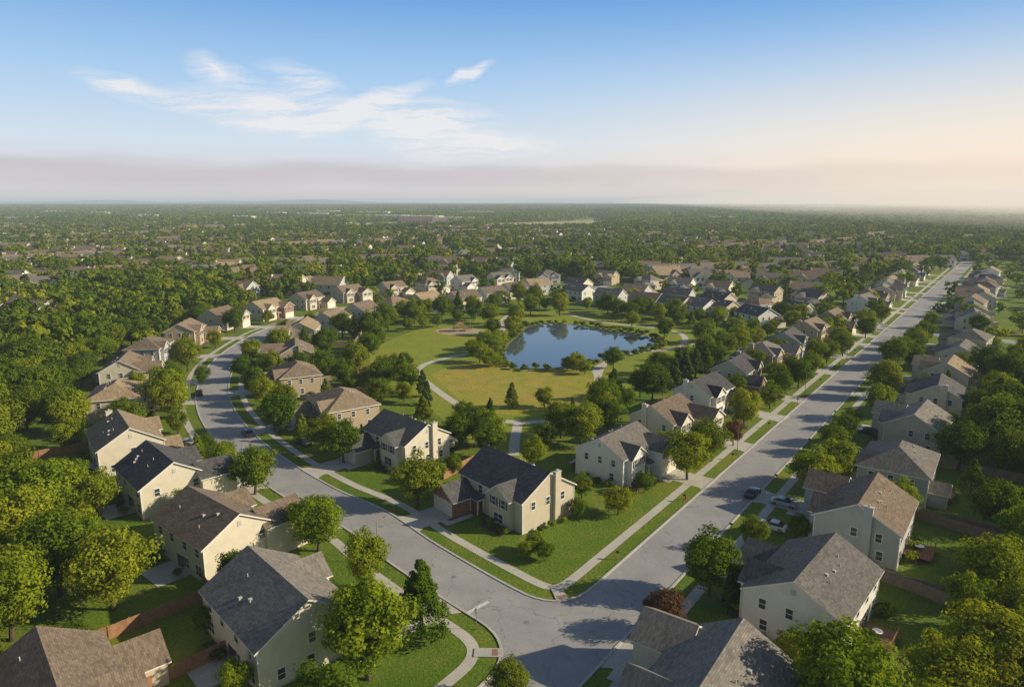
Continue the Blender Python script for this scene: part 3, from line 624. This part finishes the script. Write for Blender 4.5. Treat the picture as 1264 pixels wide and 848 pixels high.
leftdense=(sp[:,0]<-.42*sp[:,1])&(sp[:,1]>520)&(sp[:,1]<1500)
dens=np.where(sp[:,1]<1100,np.clip(.62+.38*cl,.05,.95),np.clip(.25+.35*cl,0,.6)); dens=np.where(leftdense,.95,dens); dens=np.where((sp[:,0]>.55*sp[:,1])&(sp[:,1]>600),dens*.3,dens)
ok=(RS.rand(len(sp))<dens)&(mindist(sp,HCa)>20)&(mindist(sp,ROADPTS)>14)&~inpoly(NB,sp)&~inpoly(park,sp)&~inpoly(FIELD,sp)&~inpoly(FIELD2,sp)
for f in FOR: ok&=~inpoly(f,sp)
sites=sites[ok]; sp=sites[:,:2]
def point_cloud(name,pts,z,scale,rot,idx,coll):
    me=bpy.data.meshes.new(name); me.from_pydata([(p[0],p[1],z) for p in pts],[],[])
    for an,ty,val in (('iscale','FLOAT',scale),('irot','FLOAT',rot),('iidx','INT',idx)):
        a=me.attributes.new(an,ty,'POINT'); a.data.foreach_set('value',np.asarray(val,dtype=np.float32 if ty=='FLOAT' else np.int32))
    o=bpy.data.objects.new(name,me); COL.objects.link(o)
    ng=bpy.data.node_groups.new(name+'_nodes','GeometryNodeTree'); ng.interface.new_socket('Geometry',in_out='INPUT',socket_type='NodeSocketGeometry'); ng.interface.new_socket('Geometry',in_out='OUTPUT',socket_type='NodeSocketGeometry')
    N=ng.nodes; L=ng.links; gi=N.new('NodeGroupInput'); go=N.new('NodeGroupOutput'); ip=N.new('GeometryNodeInstanceOnPoints'); ci=N.new('GeometryNodeCollectionInfo')
    ci.inputs['Collection'].default_value=coll; ci.inputs['Separate Children'].default_value=True; ci.inputs['Reset Children'].default_value=True
    def na(nm,ty):
        a=N.new('GeometryNodeInputNamedAttribute'); a.data_type=ty; a.inputs['Name'].default_value=nm; return a.outputs['Attribute']
    L.new(gi.outputs[0],ip.inputs['Points']); L.new(ci.outputs[0],ip.inputs['Instance']); ip.inputs['Pick Instance'].default_value=True
    L.new(na('iidx','INT'),ip.inputs['Instance Index'])
    L.new(na('iscale','FLOAT'),ip.inputs['Scale'])
    cx=N.new('ShaderNodeCombineXYZ'); L.new(na('irot','FLOAT'),cx.inputs['Z']); L.new(cx.outputs[0],ip.inputs['Rotation'])
    L.new(ip.outputs[0],go.inputs[0]); md=o.modifiers.new('scatter','NODES'); md.node_group=ng; return o
def proto_coll(name,meshes):
    c=bpy.data.collections.new(name)
    for i,me in enumerate(meshes):
        o=bpy.data.objects.new('%s_%02d'%(name,i),me); c.objects.link(o)
    return c
hm=[]
for i in range(10):
    r_=random.Random(i); P,_=house_parts(14,10.5,5.5,3.0,'hip' if i%4==3 else 'gable',[-1,1][i%2],r_,False,i%3==0)
    for k_ in ('mullions','vents','deck','shutters'): P.pop(k_)
    mm=MATMAP(WHs[[0,1,0,2,1,0,3,1,4,0][i]],RFs[i%3],WHs[[0,1,2,2,1,0,3,1,4,0][i]]); hm.append(join_parts('distant_house_mesh',[(mb,mm[k]) for k,mb in P.items()]))
hcoll=proto_coll('distant_house_types',hm)
point_cloud('distant_houses',sp,0,RS.uniform(1.0,1.3,len(sp)),sites[:,2],RS.randint(0,10,len(sp)),hcoll)
g=9.8; cand=[]
for yy in np.arange(55,1650,g):
    xs=np.arange(-.86*yy-70,.86*yy+70,g); cand.append(np.stack([xs,np.full(len(xs),yy)],1))
cand=np.vstack(cand); cand+=RS.uniform(-.48,.48,cand.shape)*g
dist=np.linalg.norm(cand,axis=1)
infor=np.zeros(len(cand),bool)
for f in FOR: infor|=inpoly(f,cand)
innb=inpoly(NB,cand)
nz=np.sin(cand[:,0]/47+cand[:,1]/90)*np.sin(cand[:,1]/61-cand[:,0]/120)
p=np.where(infor,.97,np.where(innb,.22,np.clip(.78+.25*nz,.3,.97)))
ok=(RS.rand(len(cand))<p)
cand=cand[ok]; infor=infor[ok]; innb=innb[ok]; dist=dist[ok]
ok=(mindist(cand,HCa)>10.5)&(mindist(cand,ROADPTS)>8.2)&(mindist(cand,PATHPTS)>4)&~inpoly(park,cand)&~inpoly(pond,cand)&~inpoly(FIELD,cand)&~inpoly(FIELD2,cand)
ok&=(mindist(cand,DRa)>5)&(mindist(cand,np.array(TREES))>5.5)&(mindist(cand,sp)>9.0)
clear=GL([(180,900),(95,790),(190,700),(130,590),(300,600),(480,740),(560,848),(700,900)]); ok&=~inpoly(clear,cand)
clear2=GL([(640,848),(720,770),(960,650),(1230,680),(1200,760),(1050,900),(640,900)]); ok&=~inpoly(clear2,cand)
clear3=GL([(545,660),(650,722),(850,625),(720,560),(560,600)]); ok&=~inpoly(clear3,cand)
cand=cand[ok]; infor=infor[ok]; innb=innb[ok]; dist=dist[ok]
near=dist<250
hh=np.where(infor,RS.uniform(10.5,14.5,len(cand)),np.where(innb,RS.uniform(5.5,9.5,len(cand)),RS.uniform(7.0,14.5,len(cand))))
for q,h in zip(cand[near],hh[near]): put(random.choice(['maple','maple','bright','bright','conical'] if h<9 else ['maple','maple','bright']),q,h,random.uniform(.95,1.15))
lo_=[make_tree('distant_tree_mesh',100+i,'round',10,w,26,22,.58,'leaves_bright' if i in (0,3) else 'leaves',True) for i,w in enumerate((9.2,10.2,8.6,9.6,10.4,8.4,9.6))]
lo_.append(make_tree('distant_tree_mesh',120,'cone',10,6.0,24,20,.50,'leaves_conifer',True))
tcoll=proto_coll('distant_tree_types',lo_)
fr2=~near; n_=fr2.sum()
point_cloud('distant_trees',cand[fr2],0,hh[fr2]/10*1.08,RS.uniform(0,6.28,n_),RS.choice(8,n_,p=[.11,.16,.16,.11,.14,.14,.12,.06]),tcoll)
print('near trees',near.sum(),'all named',len(TREES),'far',n_,'houses',len(sp))
def clump_mesh(seed,W=80,nc=44):
    rng=np.random.RandomState(seed); C=rng.uniform(-W/2,W/2,(nc,3)); C[:,2]=rng.uniform(2.5,11,nc); R=rng.uniform(4.5,7.5,nc)
    V,T=leafcloud(rng,C,R,16,2.1,.45,.8,rn=.3); V[:,2]=np.maximum(V[:,2],.2)
    me=bpy.data.meshes.new('woodland_patch_mesh'); me.from_pydata(V.tolist(),[],np.arange(len(V)).reshape(-1,4).tolist()); me.materials.append(MATS['leaves'])
    a=me.attributes.new('tint','FLOAT','FACE'); a.data.foreach_set('value',T.astype(np.float32)); return me
wcoll=proto_coll('woodland_patch_types',[clump_mesh(i) for i in range(6)])
wc=[];ws=[]
yy=1640
while yy<11000:
    st=66*(1+max(0,yy-2500)/3500); xs=np.arange(-.9*yy,.9*yy,st)
    for x in xs:
        q=(x+RS.uniform(-.4,.4)*st,yy+RS.uniform(-.4,.4)*st)
        if RS.rand()<.90 - .5*(math.sin(q[0]/260)*math.sin(q[1]/310+1)>.5): wc.append(q); ws.append(st/62*RS.uniform(.85,1.3))
    yy+=st
wc=np.array(wc); ws=np.array(ws); k=~inpoly(FIELD,wc)&~inpoly(FIELD2,wc); wc=wc[k]; ws=ws[k]
point_cloud('distant_woodland',wc,0,np.minimum(ws,2.2),RS.uniform(0,6.28,len(wc)),RS.randint(0,6,len(wc)),wcoll)
sheet('field',FIELD,.3,'field_soil'); sheet('field',FIELD2,.3,'field_soil')
def shed(px,w,d,h,yaw,wall='siding_white'):
    e=empty('warehouse_building',G(*px),yaw); a=MB(); a.box(-w/2,w/2,-d/2,d/2,0,h); a.obj('walls',wall,e)
    r=MB(); r.box(-w/2+.4,w/2-.4,-d/2+.4,d/2-.4,h,h+.1); 
    for k in range(5): r.box(-w/2+w*(k+.3)/5,-w/2+w*(k+.3)/5+3,-2,2,h+.1,h+1.8)
    r.obj('roof','shingle_grey' if wall=='siding_grey' else 'roof_membrane',e); g_=MB()
    for k in range(int(w//9)): g_.box(-w/2+3+k*9,-w/2+8+k*9,-d/2-.1,-d/2,.3,3.6)
    g_.obj('windows','window_glass',e)
for a in ((385,270,100,60,17,.1),(430,273,90,50,16,0),(478,273,120,60,16,.05,'siding_beige'),(520,274,110,60,16,-.1,'siding_tan'),(560,276,100,50,15,0,'siding_beige'),(405,266,90,50,18,.2),(340,268,70,40,16,0),(462,268,110,60,18,0),(120,268,80,50,16,0),(70,266,90,50,17,0),(690,270,90,50,15,0,'siding_tan'),(130,322,50,22,9,.3,'siding_grey'),(60,330,36,18,9,.2,'siding_grey'),(85,350,30,16,8,.2,'siding_grey'),(890,275,60,40,15,0),(250,262,100,60,20,0),(590,268,110,60,19,0,'siding_beige'),(180,272,70,40,15,.2),(30,275,70,40,15,.1),(300,274,60,40,15,0)):
    shed((a[0],a[1]),a[2],a[3],a[4],a[5],a[6] if len(a)>6 else 'siding_white')
mb=MB(); xs=np.linspace(-16000,16000,161)
top=[42+34*math.sin(x/2600+3.6)+18*math.sin(x/730)+9*math.sin(x/310) for x in xs]; n=len(xs)
for yv,hh_ in ((11000,[0]*n),(12500,[max(6,t) for t in top]),(16000,[0]*n)): mb.v+=[(x,yv+300*math.sin(x/1500),z) for x,z in zip(xs,hh_)]
for r_ in range(2):
    for i in range(n-1): mb.f.append((r_*n+i,r_*n+i+1,(r_+1)*n+i+1,(r_+1)*n+i))
mb.obj('hills','hill_forest')
# ------------------------------------------------------------------ fences
def fence(px,mat='wood_fence',h=1.9,world=False):
    P=np.array(px) if world else GL(px); mb=MB()
    for a,b_ in zip(P[:-1],P[1:]):
        L=np.linalg.norm(b_-a); ax=(b_-a)/L; n=int(L/.16)
        for i in range(n): mb.obox(a+ax*(i+.5)*.16,ax,.072,.012,.05,h+random.uniform(-.02,.02))
        for i in range(int(L/2.4)+1): mb.obox(a+ax*min(L,i*2.4)+np.array((-ax[1],ax[0]))*.06,ax,.05,.045,0,h+.08)
        for z in (.4,1.4): mb.obox((a+b_)/2+np.array((-ax[1],ax[0]))*.035,ax,L/2,.018,z,z+.09)
    mb.obj('wooden_fence',mat)
for f in ([(135,790),(262,738)],[(180,856),(288,803)],[(118,795),(150,850),(180,856)],[(240,705),(262,738)],[(548,592),(598,566)],[(118,795),(135,790)]): fence(f)
for f in ([(1088,716),(1178,752)],[(1178,752),(1245,770)],[(1128,640),(1240,674),(1262,640)],[(1022,822),(1068,858)],[(1240,674),(1300,690)],[(1178,752),(1240,674)]): fence(f,'grey_fence')
for f in FN: fence(f,random.choice(['wood_fence','grey_fence']),world=True)
# ------------------------------------------------------------------ vehicles
def car(p,yaw,paint):
    e=empty('parked_car',p,yaw)
    def loft(secs):
        mb=MB()
        for x,hw,z0,z1 in secs: mb.v+=[(x,-hw,z0),(x,-hw*1.0,z0+(z1-z0)*.6),(x,-hw*.88,z1),(x,hw*.88,z1),(x,hw,z0+(z1-z0)*.6),(x,hw,z0)]
        n=len(secs)
        for i in range(n-1):
            for k in range(6): mb.f.append((i*6+k,i*6+(k+1)%6,(i+1)*6+(k+1)%6,(i+1)*6+k))
        mb.f.append(tuple(range(6))); mb.f.append(tuple((n-1)*6+k for k in range(6))); return mb
    loft([(-2.3,.78,.35,.7),(-2.22,.86,.25,.88),(-1.5,.91,.22,.96),(0,.92,.2,.95),(1.0,.91,.2,.93),(1.9,.87,.22,.82),(2.25,.78,.28,.68),(2.32,.68,.35,.6)]).obj('body',paint,e)
    loft([(-1.75,.74,.9,.96),(-1.15,.78,.9,1.36),(.25,.78,.9,1.38),(1.1,.74,.88,.94)]).obj('windows','car_glass',e)
    loft([(-1.1,.72,1.34,1.42),(-.4,.72,1.36,1.47),(.2,.71,1.36,1.43)]).obj('roof',paint,e)
    w=MB(); 
    for x in (-1.42,1.42):
        for y in (-.84,.84): w.cyl((x,y-.11,.33),(x,y+.11,.33),.33,.33,16)
    w.obj('wheels','rubber',e)
    w=MB()
    for x in (-1.42,1.42):
        for y in (-.955,.955): w.cyl((x,y-.01,.33),(x,y+.01,.33),.19,.19,12)
    w.obj('hubcaps','metal_grey',e)
    l=MB(); l.box(2.2,2.3,-.72,-.45,.52,.66); l.box(2.2,2.3,.45,.72,.52,.66); l.obj('headlights','lamp_lens',e)
    l=MB(); l.box(-2.31,-2.22,-.78,-.5,.62,.78); l.box(-2.31,-2.22,.5,.78,.62,.78); l.obj('tail_lights','tail_lens',e)
avyaw=math.atan2(AV[1],AV[0])
car(G(929,611),avyaw,'car_paint_navy')
def lyaw(p): 
    i=np.argmin(np.linalg.norm(loop-p,axis=1)); d=loop[i+1]-loop[i-1]; return math.atan2(d[1],d[0])
for px,c in (((306,537),'car_paint_navy'),((246,487),'car_paint_black'),((287,455),'car_paint_silver')):
    q=np.array(G(*px)); car(q,lyaw(q),c)
car(G(222,551),.3,'car_paint_black'); car(G(232,549),.3,'car_paint_silver'); car(G(375,548),2.3,'car_paint_navy'); car(G(392,541),2.3,'car_paint_black'); car(G(953,652),avyaw+1.57,'car_paint_white'); car(G(1071,535),avyaw+1.57,'car_paint_black'); car(G(1150,388),avyaw,'car_paint_red')
for p_,yw,c in PR_CARS: car(p_,yw,c)
# ------------------------------------------------------------------ street furniture
def lamp(p,yaw):
    e=empty('street_lamp',p,yaw); m_=MB(); m_.cyl((0,0,0),(0,0,.4),.16,.12,10); m_.cyl((0,0,.4),(0,0,6.5),.08,.055,8); m_.cyl((0,0,6.4),(1.5,0,6.8),.045,.04,6); m_.obj('pole','metal_grey',e)
    m_=MB(); m_.box(1.3,2.0,-.16,.16,6.72,6.86); m_.obj('lamp_head','metal_grey',e); m_=MB(); m_.box(1.4,1.95,-.12,.12,6.69,6.719); m_.obj('lens','lamp_lens',e)
for s in (20,75,130): lamp(P0+AV*s+AN*(HW+1.2)*(1),avyaw-1.57)
for i in (30,60,85): q=offset(loop,LWH+1.2)[i]; n_=loop[i]-q; lamp(q,math.atan2(n_[1],n_[0]))
e=empty('stop_sign',arcB[1]+np.array((-1.2,-.6)),math.atan2(d1[1],d1[0])); m_=MB(); m_.cyl((0,0,0),(0,0,2.9),.04,.04,6); m_.obj('post','metal_grey',e)
m_=MB(); m_.cyl((.05,0,2.5),(.07,0,2.5),.38,.38,8); m_.obj('sign_back','metal_grey',e); m_=MB(); m_.cyl((.075,0,2.5),(.09,0,2.5),.37,.37,8); m_.obj('sign_face','sign_red',e)
def mailbox(p):
    e=empty('mailbox',p,avyaw); a=MB(); a.box(-.05,.05,-.05,.05,0,1.1); a.obj('post','wood_fence',e); a=MB(); a.box(-.12,.12,-.25,.25,1.1,1.28); a.cyl((0,-.25,1.28),(0,.25,1.28),.12,.12,10); a.obj('box','shutter_dark',e)
for s in range(-40,160,25): mailbox(P0+AV*s-AN*(HW+.8)); mailbox(P0+AV*(s+6)+AN*(HW+.8))
def hydrant(p):
    e=empty('fire_hydrant',p); a=MB(); a.cyl((0,0,0),(0,0,.08),.2,.2,10); a.cyl((0,0,.08),(0,0,.6),.12,.11,10); a.cyl((0,0,.6),(0,0,.78),.13,.04,10); a.cyl((-.2,0,.45),(.2,0,.45),.06,.06,8); a.obj('body','sign_red',e)
hydrant(P0+AV*-8+AN*(HW+1.0))
# ------------------------------------------------------------------ light, sky, haze
EL=math.radians(25); saz=math.atan2(1,-.04)
SD=Vector((math.sin(saz)*math.cos(EL),math.cos(saz)*math.cos(EL),math.sin(EL)))
sun=bpy.data.lights.new('sun','SUN'); sun.energy=5.0; sun.angle=math.radians(.55); sun.color=(1,.86,.60)
so=bpy.data.objects.new('sun',sun); COL.objects.link(so); so.rotation_euler=SD.to_track_quat('Z','Y').to_euler()
w=bpy.data.worlds.new('World'); scene.world=w; w.use_nodes=True; nt=w.node_tree; N=nt.nodes; L=nt.links
bg=N['Background']; out=N['World Output']; bg.inputs[1].default_value=.07
sk=N.new('ShaderNodeTexSky'); sk.sky_type='NISHITA'; sk.sun_disc=False; sk.sun_elevation=EL; sk.sun_rotation=saz; sk.air_density=1.1; sk.dust_density=1.0; sk.ozone_density=1.5
L.new(sk.outputs[0],bg.inputs[0])
tc=N.new('ShaderNodeTexCoord').outputs['Generated']; sx=N.new('ShaderNodeSeparateXYZ'); L.new(tc,sx.inputs[0])
def mth(op,a,b_=None,c=None):
    n=N.new('ShaderNodeMath'); n.operation=op
    for i,v_ in enumerate((a,b_,c)):
        if v_ is None: continue
        if isinstance(v_,(int,float)): n.inputs[i].default_value=v_
        else: L.new(v_,n.inputs[i])
    return n.outputs[0]
def mr(src,a,b_,c=0,d=1,sm=True):
    n=N.new('ShaderNodeMapRange'); n.interpolation_type='SMOOTHSTEP' if sm else 'LINEAR'; n.inputs[1].default_value=a; n.inputs[2].default_value=b_; n.inputs[3].default_value=c; n.inputs[4].default_value=d; L.new(src,n.inputs[0]); return n.outputs[0]
rp=N.new('ShaderNodeValToRGB'); L.new(mth('MULTIPLY',sx.outputs['Z'],2.5),rp.inputs[0]); e=rp.color_ramp.elements
e[0].position=0; e[0].color=(.70,.64,.63,1); e[1].position=1; e[1].color=(.09,.25,.60,1)
for p_,c in ((.10,(.74,.72,.75)),(.2,(.66,.77,.88)),(.40,(.40,.62,.88)),(.65,(.16,.38,.76))): q=e.new(p_); q.color=(*c,1)
warm=mth('MULTIPLY',mr(sx.outputs['X'],-.2,.7),mr(sx.outputs['Z'],.24,.0))
skc=mixc(nt,rp.outputs[0],(1.08,.88,.66),warm)
mpn=N.new('ShaderNodeMapping'); mpn.inputs['Scale'].default_value=(2.0,2.0,10); L.new(tc,mpn.inputs[0]); nz_=N.new('ShaderNodeTexNoise'); nz_.inputs['Scale'].default_value=2.2; nz_.inputs['Detail'].default_value=5; L.new(mpn.outputs[0],nz_.inputs[0])
zz=mth('ADD',sx.outputs['Z'],mth('MULTIPLY',mth('SUBTRACT',nz_.outputs['Fac'],.5),.045))
band=mth('MULTIPLY',mr(zz,.058,.040),mr(zz,.006,.038))
skc=mixc(nt,skc,(.50,.44,.47),mth('MULTIPLY',band,mr(sx.outputs['X'],.75,-.2,.12,.48)))
ax=mth('DIVIDE',sx.outputs['X'],mth('MAXIMUM',sx.outputs['Y'],.05)); ez=mth('DIVIDE',sx.outputs['Z'],mth('MAXIMUM',sx.outputs['Y'],.05))
cv=N.new('ShaderNodeCombineXYZ'); L.new(ax,cv.inputs[0]); L.new(ez,cv.inputs[1])
dn=N.new('ShaderNodeTexNoise'); dn.inputs['Scale'].default_value=11; dn.inputs['Detail'].default_value=5; dn.inputs['Roughness'].default_value=.6; L.new(cv.outputs[0],dn.inputs[0])
dd=N.new('ShaderNodeVectorMath'); dd.operation='MULTIPLY_ADD'; L.new(dn.outputs['Color'],dd.inputs[0]); dd.inputs[1].default_value=(.08,.022,0); L.new(cv.outputs[0],dd.inputs[2])
ds=N.new('ShaderNodeVectorMath'); ds.operation='SUBTRACT'; L.new(dd.outputs[0],ds.inputs[0]); ds.inputs[1].default_value=(.04,.011,0)
def ray(x,y):
    u=(x-632)/F; v=(y-424)/F; Y=CT-v*ST; return (u/Y,(-ST-v*CT)/Y)
acc=None
for (x0,y0,x1,y1,th,st_) in ((95,94,255,134,13,.8),(220,122,450,144,24,.9),(385,160,518,108,11,1.3),(430,140,612,152,20,.95),(460,165,612,182,22,.9),(560,180,690,180,13,.8),(226,68,314,106,15,.7),(325,84,430,114,16,.75),(550,102,604,80,7,1.1),(280,152,440,158,13,.7)):
    a=ray(x0,y0); b_=ray(x1,y1); cx_,cy_=(a[0]+b_[0])/2,(a[1]+b_[1])/2; L_=math.hypot(b_[0]-a[0],b_[1]-a[1])/2*1.3
    mp=N.new('ShaderNodeMapping'); mp.vector_type='TEXTURE'; mp.inputs['Location'].default_value=(cx_,cy_,0); mp.inputs['Rotation'].default_value=(0,0,math.atan2(b_[1]-a[1],b_[0]-a[0])); mp.inputs['Scale'].default_value=(L_,th/F*1.3,1)
    L.new(ds.outputs[0],mp.inputs[0]); ln=N.new('ShaderNodeVectorMath'); ln.operation='LENGTH'; L.new(mp.outputs[0],ln.inputs[0])
    f=mth('MULTIPLY',mr(ln.outputs['Value'],1.0,.0,0,1,False),st_); acc=f if acc is None else mth('ADD',acc,f)
mpw=N.new('ShaderNodeMapping'); mpw.inputs['Scale'].default_value=(7,55,1); mpw.inputs['Rotation'].default_value=(0,0,.16); L.new(ds.outputs[0],mpw.inputs[0])
wn=N.new('ShaderNodeTexNoise'); wn.inputs['Scale'].default_value=1.2; wn.inputs['Detail'].default_value=7; wn.inputs['Roughness'].default_value=.7; L.new(mpw.outputs[0],wn.inputs[0])
cf=mth('MULTIPLY',acc,mr(wn.outputs['Fac'],.36,.64,.12,1.5,False)); cf=mth('MINIMUM',cf,.72)
skc=mixc(nt,skc,(.95,.90,.88),cf)
bg2=N.new('ShaderNodeBackground'); L.new(skc,bg2.inputs[0]); bg2.inputs[1].default_value=1.0
# unseen sky behind, beside and overhead is darker Nishita, to lower ambient light
mx=N.new('ShaderNodeMixShader'); L.new(mth('MULTIPLY',mr(sx.outputs['Z'],.50,.30),mr(sx.outputs['Y'],.0,.45)),mx.inputs[0]); L.new(bg.outputs[0],mx.inputs[1]); L.new(bg2.outputs[0],mx.inputs[2]); L.new(mx.outputs[0],out.inputs['Surface'])
def haze(name,verts_xy,z0,z1,length,color):
    hz=bpy.data.materials.new(name+'_volume'); hz.use_nodes=True; hn=hz.node_tree; hn.nodes.remove(hn.nodes['Principled BSDF'])
    va=hn.nodes.new('ShaderNodeVolumeAbsorption'); va.inputs['Color'].default_value=(0,0,0,1); va.inputs['Density'].default_value=1/length
    em=hn.nodes.new('ShaderNodeEmission'); em.inputs['Color'].default_value=(*color,1); em.inputs['Strength'].default_value=1/length  # emission stands in for sunlight scattered by the haze; nothing scatters here
    ad=hn.nodes.new('ShaderNodeAddShader'); hn.links.new(va.outputs[0],ad.inputs[0]); hn.links.new(em.outputs[0],ad.inputs[1]); hn.links.new(ad.outputs[0],hn.nodes['Material Output'].inputs['Volume']); MATS[name]=hz
    mb=MB(); n=len(verts_xy); mb.v=[(*p,z0) for p in verts_xy]+[(*p,z1) for p in verts_xy]
    mb.f=[tuple(reversed(range(n))),tuple(range(n,2*n))]+[(i,(i+1)%n,n+(i+1)%n,n+i) for i in range(n)]
    mb.obj(name,name)
haze('haze',[(-22000,-1500),(22000,-1500),(22000,24000),(-22000,24000)],-5,110,8000,(.50,.55,.58))
haze('smoke_haze',[(700,900),(1400,700),(16000,3000),(16000,18000),(2600,18000)],-4,95,3200,(.98,.84,.66))  # warm glow on the sunward side is put into the emission colour
haze('smoke_haze',[(1200,1300),(2200,1200),(16000,5000),(16000,18500),(7500,18500)],-3,130,3500,(1.05,.88,.66))
# ------------------------------------------------------------------ camera
cam=bpy.data.cameras.new('camera'); cam.sensor_width=36; cam.lens=24; cam.clip_start=.5; cam.clip_end=120000
co=bpy.data.objects.new('camera',cam); COL.objects.link(co); co.location=(0,0,H); co.rotation_euler=(math.pi/2-TH,0,0); scene.camera=co
scene.view_settings.view_transform='Standard'; scene.view_settings.look='None'; scene.view_settings.exposure=0
